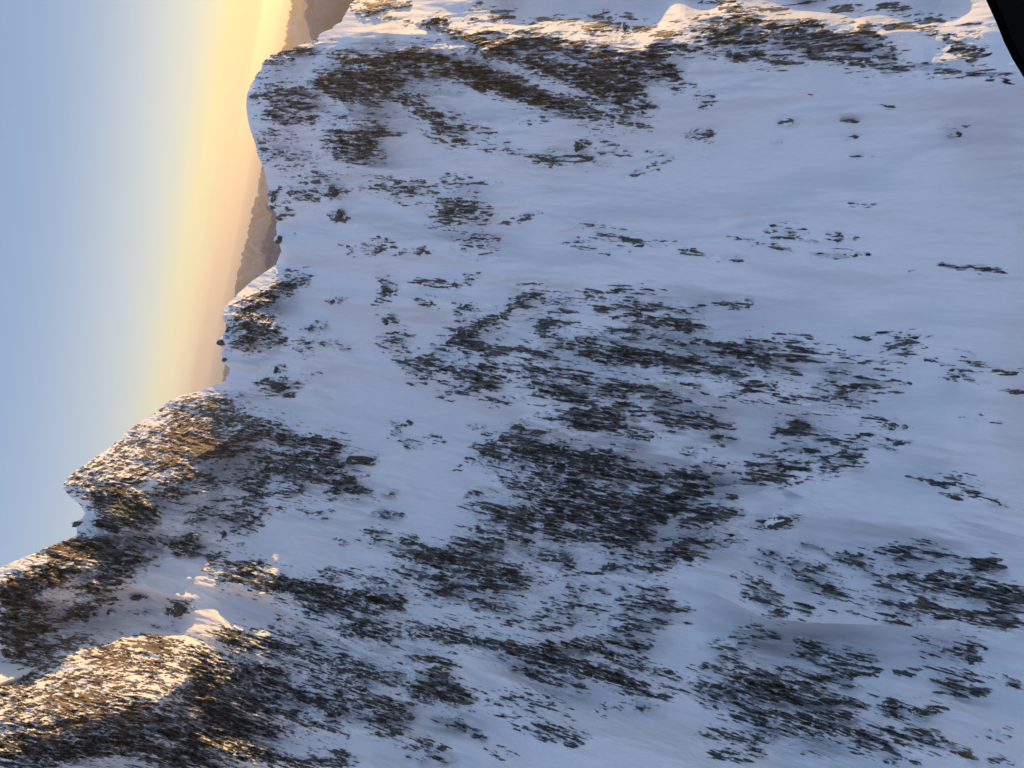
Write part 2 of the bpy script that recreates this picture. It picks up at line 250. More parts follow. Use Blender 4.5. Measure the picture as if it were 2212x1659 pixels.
ZONES = """610 118 60 14 -12 .6
565 190 12 10 0 .5
612 215 50 28 5 .55
650 218 30 22 5 .5
620 255 50 11 0 .5
577 305 13 24 10 .45
612 290 20 13 0 .4
720 175 38 22 12 .8
730 310 20 30 0 .6
620 337 50 9 0 .5
616 360 25 9 0 .35
683 383 35 11 0 .45
612 408 10 5 0 .5
670 420 30 11 8 .55
720 415 12 11 0 .6
586 425 8 9 0 .7
588 446 6 8 0 .7
600 472 6 7 0 .7
618 462 15 7 -10 .6
733 468 6 10 0 .85
633 438 8 5 0 .5
636 508 14 3 5 .4
795 147 60 20 20 .85
768 187 60 16 18 .88
879 200 40 11 20 .6
969 144 110 19 17 .8
1103 194 90 14 17 .78
1237 234 90 11 17 .7
1337 258 55 7 17 .75
1187 94 90 20 12 .6
1321 167 60 28 25 .85
1371 150 30 25 20 .7
1424 141 30 26 15 .75
1371 117 45 13 -8 .6
1304 208 70 18 22 .5
1388 231 15 13 0 .7
902 228 50 13 20 .5
949 254 50 16 22 .58
969 295 35 9 20 .6
775 261 50 9 8 .5
819 288 40 6 8 .85
768 321 38 28 2 .8
1030 278 25 9 10 .4
1060 315 20 12 8 .5
1130 264 9 7 0 .5
1170 258 12 5 5 .5
1137 335 60 7 12 .4
1170 355 20 4 5 .55
1250 318 9 8 0 .85
1237 345 60 9 12 .38
1317 321 25 11 15 .45
1424 338 18 13 10 .3
1388 368 25 7 -20 .28
1451 197 12 7 0 .5
869 408 60 13 0 .48
989 392 30 13 0 .42
1046 395 15 7 0 .4
755 412 12 6 0 .6
872 442 15 4 5 .65
996 449 42 17 5 .8
996 475 48 7 5 .55
949 482 20 8 0 .32
1123 472 35 6 -15 .45
1030 522 35 12 -10 .38
1046 546 28 7 0 .42
819 529 22 12 -30 .42
755 542 8 8 0 .65
835 545 40 5 0 .38
916 542 15 7 0 .4
1337 509 60 13 12 .38
1287 535 60 7 8 .33
1431 522 20 7 0 .3
792 20 22 13 0 .7
849 7 25 8 0 .5
829 37 15 9 0 .4
936 47 18 9 -25 .85
886 47 15 6 0 .5
1083 30 22 8 0 .65
1036 12 20 5 0 .4
1053 43 50 4 0 .5
1300 33 20 6 -15 .75
1204 47 60 6 0 .45
1304 57 40 12 10 .6
1347 63 8 11 0 .85
1371 40 12 6 0 .6
1381 70 25 7 -20 .5
1438 80 25 6 -15 .5
1454 103 30 4 8 .55
1654 67 130 22 5 .66
1570 80 55 16 10 .78
1771 87 100 28 8 .6
1637 124 70 8 6 .93
1872 134 70 7 8 .75
1758 50 25 7 10 .85
2022 150 70 7 5 .65
2106 160 60 4 4 .65
1922 117 25 7 50 .65
1888 70 20 9 30 .6
2072 104 50 10 40 .68
2106 117 15 10 0 .85
1938 57 60 7 5 .6
2022 47 25 9 0 .5
2106 53 30 5 0 .42
2106 70 30 4 6 .45
1831 20 22 7 -5 .65
1932 17 30 9 0 .45
1570 13 35 8 10 .75
1754 7 25 7 0 .4
1654 20 50 5 5 .5
2163 176 10 3 5 .75
1490 110 25 5 0 .6
1487 181 15 5 0 .45
1520 218 14 14 0 .48
1510 295 16 13 -20 .42
1738 197 20 5 20 .28
1711 261 20 9 0 .33
1882 182 15 3 0 .33
1912 228 16 4 10 .5
1845 264 15 3 0 .6
1835 298 12 3 10 .6
1872 336 15 3 3 .65
2059 274 18 4 0 .5
2072 291 5 4 0 .8
1671 311 10 3 0 .5
1872 445 20 3 5 .5
1704 502 30 15 10 .38
1654 529 50 4 12 .55
1821 512 18 7 0 .5
1731 522 20 5 25 .45
1855 549 12 4 0 .5
1490 545 30 5 8 .5
435 950 85 36 -3 .92
418 883 60 19 -15 .55
468 880 25 16 0 .92
535 910 40 11 25 .75
586 934 60 15 20 .82
669 957 60 13 15 .72
710 957 20 13 0 .82
653 1007 65 25 0 .92
586 994 30 18 0 .6
502 967 30 16 -20 .8
552 1044 20 23 0 .58
619 1050 30 18 0 .48
720 1050 13 28 0 .6
519 1084 40 13 0 .52
255 1095 62 34 25 1.1
200 1017 70 18 -25 .52
301 967 80 28 -33 .58
318 1024 50 13 -10 .5
365 1064 22 14 0 .75
402 1027 45 14 -10 .72
468 1044 40 11 -20 .5
542 666 40 18 -30 .75
612 622 40 7 -15 .9
535 699 45 22 -18 .7
542 729 45 9 -20 .95
549 756 15 5 0 .75
596 736 12 5 -25 .85
723 649 10 3 -35 .85
689 703 18 7 -25 .6
659 746 14 16 0 .62
730 746 25 7 10 .5
602 833 30 13 10 .6
622 852 10 4 -20 .75
599 800 5 8 0 .5
676 806 12 8 0 .4
636 592 25 7 10 .5
832 625 8 26 12 .75
926 612 30 6 5 .48
989 615 20 7 5 .42
922 652 16 9 0 .58
835 692 9 8 0 .65
852 736 28 16 0 .52
1016 595 8 7 0 .42
1013 713 50 12 -15 .8
1043 699 18 9 -10 .92
1096 676 30 7 -25 .88
1130 646 18 9 -20 .85
1153 619 22 7 5 .48
1013 743 50 9 8 .8
1053 749 40 8 12 .75
1003 676 18 15 30 .52
936 783 24 12 0 .85
889 786 12 9 0 .75
916 810 18 10 10 .75
989 756 30 5 15 .5
1070 766 20 5 0 .6
1019 813 60 19 10 .68
1063 800 18 10 0 .8
1056 836 10 7 0 .6
989 846 25 11 0 .52
1070 866 25 7 20 .52
1137 756 40 6 3 .65
1170 766 22 7 20 .65
1197 649 30 7 8 .52
1220 682 20 13 0 .48
1183 709 20 16 0 .52
1210 736 14 11 0 .8
1260 746 32 11 5 .9
1304 636 50 9 10 .38
1354 656 70 17 12 .48
1438 666 50 9 8 .52
1347 679 25 5 -15 .75
1411 692 50 12 5 .62
1431 729 50 5 15 .65
1347 719 30 12 12 .52
1371 626 40 7 5 .38
1354 766 50 16 15 .8
1421 776 40 17 12 .8
1287 766 40 11 10 .62
1454 796 30 11 12 .62
1203 803 60 14 12 .62
1237 840 60 13 10 .73
1170 826 70 8 25 .65
1203 853 50 7 15 .75
1287 843 60 13 12 .68
1371 840 50 11 5 .72
1421 860 40 12 8 .72
1270 870 60 5 15 .52
1277 897 65 10 5 .95
1270 917 70 9 10 .8
1354 930 50 7 15 .75
1371 883 60 14 5 .58
1454 910 30 18 20 .68
1120 923 20 9 0 .65
1137 943 40 11 -10 .65
1056 967 22 13 0 .6
1086 943 25 7 -10 .52
1203 980 75 13 12 .95
1287 993 60 14 10 .93
1203 1010 80 10 20 .8
1270 1017 70 12 12 .88
1120 983 50 9 25 .68
1371 1030 70 11 10 .88
1454 1034 30 11 0 .82
1076 997 12 5 30 .75
1103 1037 25 12 30 .58
1147 1017 22 8 10 .6
1304 1057 120 11 5 .58
1270 1084 120 16 0 .78
1388 1084 70 18 5 .82
1137 1070 30 9 -10 .62
1023 920 10 7 0 .42
859 927 8 16 30 .42
889 960 12 13 0 .45
936 950 20 6 20 .42
1013 992 18 4 15 .65
778 994 30 7 0 .58
993 1010 12 4 0 .42
752 1034 15 7 0 .92
775 1054 10 9 0 .82
839 1066 5 4 0 .7
1016 1067 8 9 0 .42
1490 706 28 11 3 .75
1537 657 25 3 0 .55
1597 656 15 11 0 .48
1567 746 50 7 8 .93
1503 739 35 4 5 .75
1657 739 50 9 8 .62
1721 749 50 11 5 .68
1604 763 60 9 10 .62
1671 766 60 9 10 .52
1647 790 45 5 20 .8
1738 776 60 4 10 .7
1788 756 40 7 10 .48
1513 773 50 4 5 .65
1714 803 14 7 0 .65
1872 783 60 4 5 .5
1497 790 55 11 12 .82
1560 803 45 6 12 .88
1620 826 45 9 10 .58
1614 840 30 9 -10 .58
1671 843 50 11 15 .43
1821 805 40 4 5 .68
1872 813 60 7 8 .48
1791 830 25 4 15 .85
1855 833 40 5 10 .52
1815 850 35 5 -15 .88
1721 860 30 7 0 .52
1788 866 60 6 5 .75
1888 846 40 4 0 .42
1848 876 25 7 0 .52
1949 830 10 3 0 .6
1503 836 50 3 18 .65
1570 856 40 4 10 .52
1654 870 50 3 8 .55
1858 731 18 4 8 .75
1905 723 40 2 0 .55
1955 749 35 12 -25 .52
1982 734 15 5 -20 .85
2005 779 35 4 10 .55
2082 763 20 6 10 .42
2133 786 35 3 8 .65
2072 803 14 7 0 .55
2042 815 10 4 0 .65
2106 823 30 4 8 .52
2190 800 20 6 0 .5
2190 843 15 6 0 .62
2072 575 20 4 10 .65
2129 582 35 7 10 .42
1969 585 8 3 -30 .6
1587 563 22 4 5 .48
1798 553 30 3 3 .5
1503 910 35 17 10 .85
1547 920 22 9 5 .85
1564 950 22 9 -20 .65
1483 977 15 7 0 .5
1714 916 38 4 5 .9
1697 927 25 10 0 .5
1754 937 50 7 10 .78
1808 947 25 5 5 .85
1872 942 25 3 3 .85
1848 960 50 4 5 .52
1912 967 14 8 20 .6
1938 954 18 4 8 .6
1754 977 45 4 12 .8
1825 974 35 4 -15 .75
1764 997 25 7 -20 .82
1654 997 35 14 -15 .68
1721 1007 60 4 8 .8
1687 1027 22 18 -40 .62
1637 1030 30 7 15 .5
1553 1007 35 6 15 .52
1851 987 18 6 0 .65
1805 1010 20 7 -20 .68
1845 1004 15 5 0 .52
1898 903 25 5 5 .62
1928 920 10 8 0 .58
1955 922 6 4 0 .75
2106 903 18 5 -15 .42
2136 910 18 5 5 .48
1490 1034 35 15 5 .8
1490 1064 38 13 -5 .8
1570 1074 22 9 10 .52
2072 1037 30 9 10 .58
2056 1050 80 3 18 .75
2069 1071 20 4 15 .58
2156 1084 40 5 18 .68
85 1250 75 21 -15 .97
186 1172 40 12 5 .95
152 1192 50 20 0 .92
254 1209 45 28 10 .7
220 1260 55 16 -15 .62
34 1280 35 14 -10 .95
47 1317 36 28 0 .96
51 1361 50 17 -10 .95
17 1388 20 13 0 .85
179 1321 20 14 -15 .85
135 1334 30 7 0 .55
220 1300 25 6 -10 .62
295 1290 10 5 -15 .85
85 1419 55 30 10 .75
146 1392 22 13 0 .8
176 1388 22 13 0 .45
261 1375 14 9 0 .38
315 1165 10 4 0 .7
383 1178 45 11 10 .72
413 1158 12 7 -30 .85
406 1192 20 9 0 .52
420 1128 8 11 0 .75
484 1155 6 6 0 .85
467 1205 20 9 0 .55
528 1124 20 23 0 .62
457 1107 40 11 0 .52
518 1178 15 4 0 .42
677 1110 24 10 0 .38
592 1100 10 6 0 .75
735 1168 5 7 0 .75
525 1222 30 11 0 .78
464 1229 15 6 0 .52
542 1253 60 11 8 .78
643 1266 60 13 12 .88
704 1280 50 11 10 .93
694 1304 60 9 12 .72
575 1273 40 7 8 .7
704 1324 55 11 8 .52
711 1243 14 14 0 .52
386 1314 16 15 0 .6
295 1324 10 7 0 .4
237 1321 4 5 0 .92
603 1338 5 9 0 .4
85 1500 90 45 -30 .52
237 1440 80 26 -25 .58
322 1419 60 36 -10 .58
366 1385 45 8 15 .75
169 1520 80 17 -12 .82
85 1537 60 22 -15 .45
237 1503 70 20 -10 .65
34 1554 35 28 0 .5
322 1453 50 22 0 .45
217 1409 20 16 0 .7
169 1573 170 22 -10 .9
288 1535 60 12 -10 .93
423 1436 25 32 20 .78
508 1378 40 13 10 .82
576 1392 50 18 15 .68
474 1453 60 11 5 .88
559 1449 50 9 3 .9
474 1473 50 11 -8 .9
660 1395 40 7 5 .62
440 1503 60 20 0 .8
576 1487 60 14 5 .62
542 1513 60 9 0 .72
660 1510 40 9 15 .85
704 1534 20 11 20 .88
576 1534 70 7 5 .78
491 1554 50 23 10 .75
406 1588 60 18 10 .9
508 1581 40 16 0 .85
508 1615 110 16 15 .78
423 1625 50 11 10 .9
390 1639 100 16 10 .68
660 1649 50 9 -5 .65
203 1615 130 18 -5 .85
68 1639 70 18 0 .68
677 1564 80 11 12 .52
592 1578 60 11 10 .52
728 1436 50 18 5 .52
694 1476 40 12 5 .52
735 1639 20 16 0 .62
833 1107 20 5 20 .6
816 1158 22 13 0 .65
877 1161 20 7 0 .52
765 1287 35 12 8 .93
837 1300 40 11 5 .88
769 1317 50 9 5 .62
779 1354 40 16 8 .82
820 1371 25 11 5 .72
772 1246 40 9 20 .42
833 1256 30 9 15 .43
850 1277 22 7 10 .45
972 1209 75 16 12 .8
1002 1222 35 12 10 .88
1023 1178 45 11 10 .8
1006 1202 110 4 13 .85
1087 1250 45 20 -15 .8
972 1280 30 11 -15 .72
1030 1300 14 7 0 .75
1074 1158 60 11 15 .62
1141 1131 70 14 5 .78
1192 1145 22 9 5 .93
1090 1107 60 14 5 .78
1192 1107 70 14 5 .82
1294 1114 70 18 0 .82
1260 1158 60 14 0 .65
1361 1131 40 18 -15 .93
1412 1114 50 14 -20 .93
1361 1165 35 12 -20 .88
1226 1222 28 8 -35 .88
1260 1236 45 5 5 .72
1192 1199 30 9 5 .6
1324 1226 13 6 0 .97
1395 1212 50 22 10 .52
1446 1219 18 7 0 .75
1263 1270 30 7 5 .5
1226 1294 35 12 0 .45
1243 1314 40 12 5 .55
1074 1317 30 7 5 .75
1158 1338 50 5 -10 .52
1395 1273 40 4 5 .5
1395 1300 50 13 0 .62
1439 1314 35 5 3 .88
1345 1317 40 11 0 .4
1361 1358 40 5 3 .75
1395 1341 70 4 2 .5
887 1361 60 16 5 .52
955 1368 60 14 5 .62
1040 1385 80 7 5 .78
1192 1354 50 5 -5 .52
1108 1402 60 12 12 .88
1168 1405 25 11 10 .88
1192 1429 70 16 15 .88
1277 1449 75 18 18 .88
1361 1487 60 11 18 .83
1226 1392 50 4 8 .75
1311 1388 60 9 5 .5
1345 1415 55 5 12 .65
1378 1402 12 9 0 .78
1338 1436 40 11 12 .52
1429 1456 40 6 20 .52
1175 1463 70 9 15 .52
1446 1487 25 6 10 .5
1385 1531 22 7 0 .52
1307 1534 12 11 0 .48
786 1453 60 9 10 .75
820 1446 40 6 10 .6
762 1476 25 28 5 .5
837 1463 25 12 0 .5
938 1456 35 9 8 .88
938 1429 40 5 10 .7
945 1490 60 12 10 .88
992 1514 22 7 15 .93
992 1482 14 3 0 .8
921 1500 40 9 15 .72
823 1524 45 12 5 .78
755 1504 30 28 0 .6
1074 1517 14 5 -20 .65
1141 1520 70 14 8 .42
1192 1581 60 16 8 .46
1226 1605 30 7 5 .45
979 1564 35 3 15 .85
1030 1590 10 4 10 .75
854 1591 30 4 5 .75
837 1551 40 4 0 .85
847 1571 40 18 10 .4
904 1612 40 12 5 .37
938 1642 40 4 5 .65
742 1632 15 13 0 .62
1080 1625 22 11 10 .28
1107 1547 30 3 8 .5
1531 1117 50 16 -10 .85
1680 1128 38 12 -14 .68
1639 1141 25 7 0 .5
1538 1158 35 11 -20 .37
1480 1192 28 20 0 .82
1578 1168 22 13 0 .42
1700 1202 50 3 20 .85
1727 1205 14 4 15 .92
1761 1222 35 5 20 .68
1660 1212 30 4 25 .52
1768 1185 20 3 20 .75
1842 1216 75 3 23 .85
1842 1195 18 4 10 .85
1734 1233 14 5 15 .75
1622 1253 35 5 28 .58
1758 1260 60 5 22 .62
1795 1273 25 6 18 .92
1673 1287 30 4 20 .5
1944 1192 45 13 5 .65
1995 1202 30 7 10 .85
2063 1202 50 5 12 .48
2130 1222 20 11 0 .68
2046 1243 60 9 -10 .52
1951 1246 12 6 0 .85
1910 1263 45 4 15 .58
1995 1267 50 7 5 .65
2097 1260 45 5 5 .92
2147 1277 70 14 5 .92
2181 1287 30 13 0 .88
2080 1280 40 11 5 .62
1646 1297 30 7 20 .75
1619 1283 8 9 0 .65
1680 1317 14 13 20 .65
1741 1317 28 11 8 .68
1809 1297 60 4 -5 .52
1843 1317 50 5 8 .42
1927 1304 35 7 12 .75
1978 1322 50 4 14 .93
1944 1338 50 6 8 .52
1998 1307 14 12 30 .82
2090 1324 60 4 5 .93
2181 1314 35 12 -10 .62
2147 1348 60 7 3 .75
2046 1334 35 4 0 .75
1616 1361 25 4 0 .65
1656 1372 15 6 20 .65
1565 1392 30 12 -10 .52
1602 1382 25 5 -8 .65
1565 1419 22 7 -10 .65
1754 1392 28 6 12 .7
1775 1412 30 6 5 .52
1792 1433 40 11 8 .6
1853 1429 35 12 8 .65
1734 1422 15 6 5 .55
1826 1460 60 5 -5 .68
1724 1456 30 7 20 .65
1616 1443 45 8 12 .95
1649 1456 30 7 20 .88
1548 1446 40 9 10 .68
1588 1463 30 11 0 .62
1690 1473 30 5 15 .65
1741 1483 25 11 5 .82
1588 1497 70 14 15 .62
1680 1500 60 12 12 .92
1758 1510 45 9 5 .88
1707 1547 70 7 12 .97
1700 1561 80 12 12 .82
1792 1547 45 11 5 .78
1741 1581 30 7 5 .78
1633 1537 20 9 0 .62
1548 1514 20 12 0 .46
1572 1588 45 13 5 .52
1622 1598 45 13 5 .52
1588 1632 50 11 0 .42
1836 1483 15 5 0 .5
1849 1517 22 7 25 .65
1924 1520 25 7 5 .8
1944 1537 5 7 0 .93
1985 1539 18 7 3 .8
2020 1534 12 4 5 .75
1843 1585 60 11 15 .62
1910 1588 60 16 10 .52
1995 1581 30 9 5 .65
1893 1615 60 5 12 .8
1944 1632 45 5 15 .65
1978 1605 30 7 10 .5
2029 1605 30 4 18 .75
2063 1625 25 5 20 .6
1924 1649 20 6 0 .5
1765 1632 20 5 0 .42
1995 1385 30 5 18 .65
2063 1405 38 5 12 .9
2107 1415 10 13 0 .93
2019 1412 18 9 0 .42
2100 1436 15 5 0 .55
1965 1456 20 7 0 .46
2012 1446 20 5 5 .48
2046 1463 35 7 12 .58
2073 1483 48 5 18 .85
2100 1500 20 3 5 .7
2036 1500 20 7 -20 .46
2168 1463 18 3 30 .75
2191 1480 18 3 25 .75
2130 1473 20 7 0 .27
2124 1585 12 5 0 .65
2164 1585 18 11 0 .42
2168 1642 20 7 0 .52
2090 1639 25 4 10 .62
860 150 60 16 16 .6
1500 1110 30 14 -10 .6
1240 1060 120 30 5 .55
1000 1240 120 40 8 .4
420 1540 160 50 4 .45
600 1440 140 60 8 .35
990 145 70 14 17 .95
1110 187 90 15 18 .95
1230 226 80 12 17 .92
1010 86 45 8 20 .95
1090 116 60 13 20 .97
1190 146 70 15 18 1.0
1290 180 50 22 22 .97
1110 84 110 10 5 .6
1250 105 80 14 12 .7
1340 190 45 26 30 .85
800 165 45 22 18 .95
740 190 40 16 20 1.0
380 960 80 34 -30 .82
320 1005 60 22 -30 .7
250 985 80 20 -38 .5
20 1452 45 22 -20 .65
10 1462 65 30 -15 .75"""
Z = np.array([[float(q) for q in l.split()] for l in ZONES.strip().splitlines()])

def zone_fields(x, y, wx, wy):
    """rock density and strata angle at every point; wx, wy = warped coordinates"""
    rho = np.zeros(x.shape, np.float32); aw = np.full(x.shape, 0.02, np.float32); aa = np.full(x.shape, 0.02 * 8, np.float32)
    order = np.sort(wy[:, 600])
    for (cx, cy, a, b, ang, d) in Z:
        r0 = int(max(0, np.searchsorted(y[:, 600], cy - max(a, b) * 1.7 - 14))); r1 = int(np.searchsorted(y[:, 600], cy + max(a, b) * 1.7 + 14))
        if r1 <= r0: continue
        sl_ = slice(r0, r1)
        xs = wx[sl_] - cx; c0 = np.abs(xs) < a * 1.8
        cols = np.where(c0.any(0))[0]
        if len(cols) == 0: continue
        sc_ = slice(cols[0], cols[-1] + 1)
        xs = wx[sl_, sc_] - cx; ys = wy[sl_, sc_] - cy
        t = math.radians(ang); ca, sa = math.cos(t), math.sin(t)
        p = (xs * ca + ys * sa) / a; q = (-xs * sa + ys * ca) / (b * 1.1)
        r = np.sqrt(p * p + q * q)
        f = np.clip(1.75 - r * 1.0, 0, 1.0); f = np.minimum(f * 1.0, 1) ; f = f * f * (3 - 2 * f)
        f = np.where(r < 0.75, 1, f)
        v = d * f
        rho[sl_, sc_] = np.maximum(rho[sl_, sc_], v)
        wv = np.exp(-r * r * 1.2); aw[sl_, sc_] += wv; aa[sl_, sc_] += wv * ang
    def blur(g, w_):
        w_ = int(w_ / STEP) | 1
        for _ in range(2):
            for ax in (0, 1):
                pad = [(0, 0), (0, 0)]; pad[ax] = (w_ // 2 + 1, w_ // 2)
                c_ = np.cumsum(np.pad(g, pad, mode='edge'), axis=ax, dtype=np.float64)
                g = ((c_[w_:] - c_[:-w_]) if ax == 0 else (c_[:, w_:] - c_[:, :-w_])).astype(np.float32) / w_
        return g
    return rho, blur(aa, 34) / np.maximum(blur(aw, 34), 1e-4), blur(np.clip(rho, 0, 1), 22)

STEP = 0.75
def mat_mountain():
    m = bpy.data.materials.new('snow_and_rock'); m.use_nodes = True
    n = m.node_tree.nodes; l = m.node_tree.links; n.clear()
    o = n.new('ShaderNodeOutputMaterial'); p = n.new('ShaderNodeBsdfPrincipled'); l.new(p.outputs[0], o.inputs[0])
    at = n.new('ShaderNodeAttribute'); at.attribute_name = 'rock'
    st = n.new('ShaderNodeAttribute'); st.attribute_name = 'strata'
    br = n.new('ShaderNodeAttribute'); br.attribute_name = 'brown'
    mp = n.new('ShaderNodeMapping'); mp.inputs['Scale'].default_value = (0.06, 0.50, 0.50); l.new(st.outputs['Vector'], mp.inputs[0])
    nz = n.new('ShaderNodeTexNoise'); nz.inputs['Scale'].default_value = 1.0; nz.inputs['Detail'].default_value = 4; nz.inputs['Roughness'].default_value = 0.72
    l.new(mp.outputs[0], nz.inputs['Vector'])
    def math_(op, a, b=None, c=None, clamp=False):
        k = n.new('ShaderNodeMath'); k.operation = op; k.use_clamp = clamp
        for i, v in enumerate((a, b, c)):
            if v is None: continue
            if isinstance(v, (int, float)): k.inputs[i].default_value = v
            else: l.new(v, k.inputs[i])
        return k.outputs[0]
    # rock shows where the terrain's rock value, roughened by fine strata, is above zero
    vo = n.new('ShaderNodeTexVoronoi'); vo.feature = 'DISTANCE_TO_EDGE'; vo.inputs['Scale'].default_value = 1.0
    mv = n.new('ShaderNodeMapping'); mv.inputs['Scale'].default_value = (0.075, 0.26, 0.26); l.new(st.outputs['Vector'], mv.inputs[0])
    wv = n.new('ShaderNodeVectorMath'); wv.operation = 'MULTIPLY_ADD'; l.new(nz.outputs['Color'], wv.inputs[0]); wv.inputs[1].default_value = (0.5, 0.5, 0.5); l.new(mv.outputs[0], wv.inputs[2])
    l.new(wv.outputs[0], vo.inputs['Vector'])
    nl = n.new('ShaderNodeTexNoise'); nl.inputs['Scale'].default_value = 0.16; nl.inputs['Detail'].default_value = 2; l.new(mp.outputs[0], nl.inputs['Vector'])
    vein = math_('MULTIPLY', math_('SUBTRACT', 1.0, math_('MULTIPLY', vo.outputs['Distance'], 9.0), clamp=True), math_('MULTIPLY_ADD', nl.outputs[0], 3.0, -1.05, clamp=True))
    fine = math_('SUBTRACT', math_('MULTIPLY', math_('SUBTRACT', nz.outputs[0], 0.5), 2.3), math_('MULTIPLY', vein, 0.55))
    v = math_('ADD', at.outputs['Fac'], fine)
    mask = math_('MULTIPLY_ADD', v, 6.0, 0.5, clamp=True)
    nc = n.new('ShaderNodeTexNoise'); nc.inputs['Scale'].default_value = 0.35; nc.inputs['Detail'].default_value = 6; nc.inputs['Roughness'].default_value = 0.7
    l.new(mp.outputs[0], nc.inputs['Vector'])
    cr = n.new('ShaderNodeValToRGB'); cr.color_ramp.elements[0].position = 0.3; cr.color_ramp.elements[0].color = (0.030, 0.036, 0.034, 1)
    cr.color_ramp.elements[1].position = 0.72; cr.color_ramp.elements[1].color = (0.30, 0.31, 0.30, 1)
    e = cr.color_ramp.elements.new(0.5); e.color = (0.115, 0.125, 0.122, 1)
    l.new(nc.outputs[0], cr.inputs[0])
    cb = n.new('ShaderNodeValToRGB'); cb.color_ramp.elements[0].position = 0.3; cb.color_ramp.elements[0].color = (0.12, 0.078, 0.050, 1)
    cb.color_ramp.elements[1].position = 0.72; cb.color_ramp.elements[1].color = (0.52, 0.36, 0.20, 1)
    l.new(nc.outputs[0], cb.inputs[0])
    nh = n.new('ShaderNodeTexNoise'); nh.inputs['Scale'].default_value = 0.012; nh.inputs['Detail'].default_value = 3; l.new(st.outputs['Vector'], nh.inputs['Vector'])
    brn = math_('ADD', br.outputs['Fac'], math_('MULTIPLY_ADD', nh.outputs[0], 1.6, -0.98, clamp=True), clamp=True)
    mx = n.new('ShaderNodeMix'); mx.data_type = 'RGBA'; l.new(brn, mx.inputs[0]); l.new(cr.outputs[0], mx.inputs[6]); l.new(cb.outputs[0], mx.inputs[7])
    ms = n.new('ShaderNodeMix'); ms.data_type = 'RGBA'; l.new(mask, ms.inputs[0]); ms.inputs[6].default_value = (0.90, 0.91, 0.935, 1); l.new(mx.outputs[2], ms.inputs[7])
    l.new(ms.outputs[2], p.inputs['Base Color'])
    p.inputs['Roughness'].default_value = 0.75; p.inputs['Specular IOR Level'].default_value = 0.25
    # relief too fine for the mesh: strata edges in rock, wind ripples in snow
    m2 = n.new('ShaderNodeMapping'); m2.inputs['Scale'].default_value = (0.10, 0.30, 0.30); l.new(st.outputs['Vector'], m2.inputs[0])
    n2 = n.new('ShaderNodeTexNoise'); n2.inputs['Scale'].default_value = 1.0; n2.inputs['Detail'].default_value = 3; l.new(m2.outputs[0], n2.inputs['Vector'])
    hr = math_('MULTIPLY', mask, math_('MULTIPLY_ADD', nz.outputs[0], 7.0, 0.9))
    h = math_('ADD', hr, math_('MULTIPLY', n2.outputs[0], 1.5))
    b = n.new('ShaderNodeBump'); b.inputs['Strength'].default_value = 1.0; b.inputs['Distance'].default_value = 1.0
    l.new(h, b.inputs['Height']); l.new(b.outputs[0], p.inputs['Normal'])
    return m

def grid_mesh(name, P, mat, attrs=None, flat=True):
    nr, nc = P.shape[:2]
    me = bpy.data.meshes.new(name)
    idx = np.arange(nr * nc, dtype=np.int32).reshape(nr, nc)
    q = np.stack([idx[:-1, :-1], idx[1:, :-1], idx[1:, 1:], idx[:-1, 1:]], -1).reshape(-1, 4)
    me.vertices.add(nr * nc); me.vertices.foreach_set('co', P.reshape(-1).astype(np.float32))
    me.loops.add(q.size); me.loops.foreach_set('vertex_index', q.reshape(-1))
    me.polygons.add(len(q)); me.polygons.foreach_set('loop_start', np.arange(0, q.size, 4, dtype=np.int32))
    try: me.polygons.foreach_set('loop_total', np.full(len(q), 4, np.int32))
    except Exception: pass
    me.polygons.foreach_set('use_smooth', np.full(len(q), not flat))
    me.update(calc_edges=True)
    for k, v in (attrs or {}).items():
        if v.ndim == 3:
            a = me.attributes.new(k, 'FLOAT_VECTOR', 'POINT'); a.data.foreach_set('vector', v.reshape(-1).astype(np.float32))
        else:
            a = me.attributes.new(k, 'FLOAT', 'POINT'); a.data.foreach_set('value', v.reshape(-1).astype(np.float32))
    me.materials.append(mat)
    o = bpy.data.objects.new(name, me); C.objects.link(o)
    return o

def sst(x, a, b):
    t = np.clip((x - a) / (b - a), 0, 1); return t * t * (3 - 2 * t)

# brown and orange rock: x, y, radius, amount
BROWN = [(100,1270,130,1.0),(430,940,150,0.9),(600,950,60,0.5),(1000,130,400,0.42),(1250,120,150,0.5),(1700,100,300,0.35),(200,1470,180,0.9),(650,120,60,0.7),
(1100,1220,120,0.3),(900,1490,90,0.6),(200,1560,150,0.35),(540,700,50,0.35),(2120,1620,90,0.9),(2130,820,70,0.9)]  # last two put the warm light of the right-edge patches into the rock colour

GRID = {}
def ground_distance(x, y):      # distance of the finished surface seen at a notes position
    v, xs, D = GRID['g']; i = int(np.clip(np.searchsorted(v, y * K), 0, len(v) - 1))
    j = int(np.clip((x * K - xs[i]) / (1175 - xs[i]) * (D.shape[1] - 1), 0, D.shape[1] - 1)); w_ = 4
    return float(np.median(D[max(i - w_, 0):i + w_ + 1, max(j - w_, 0):j + w_ + 1]))

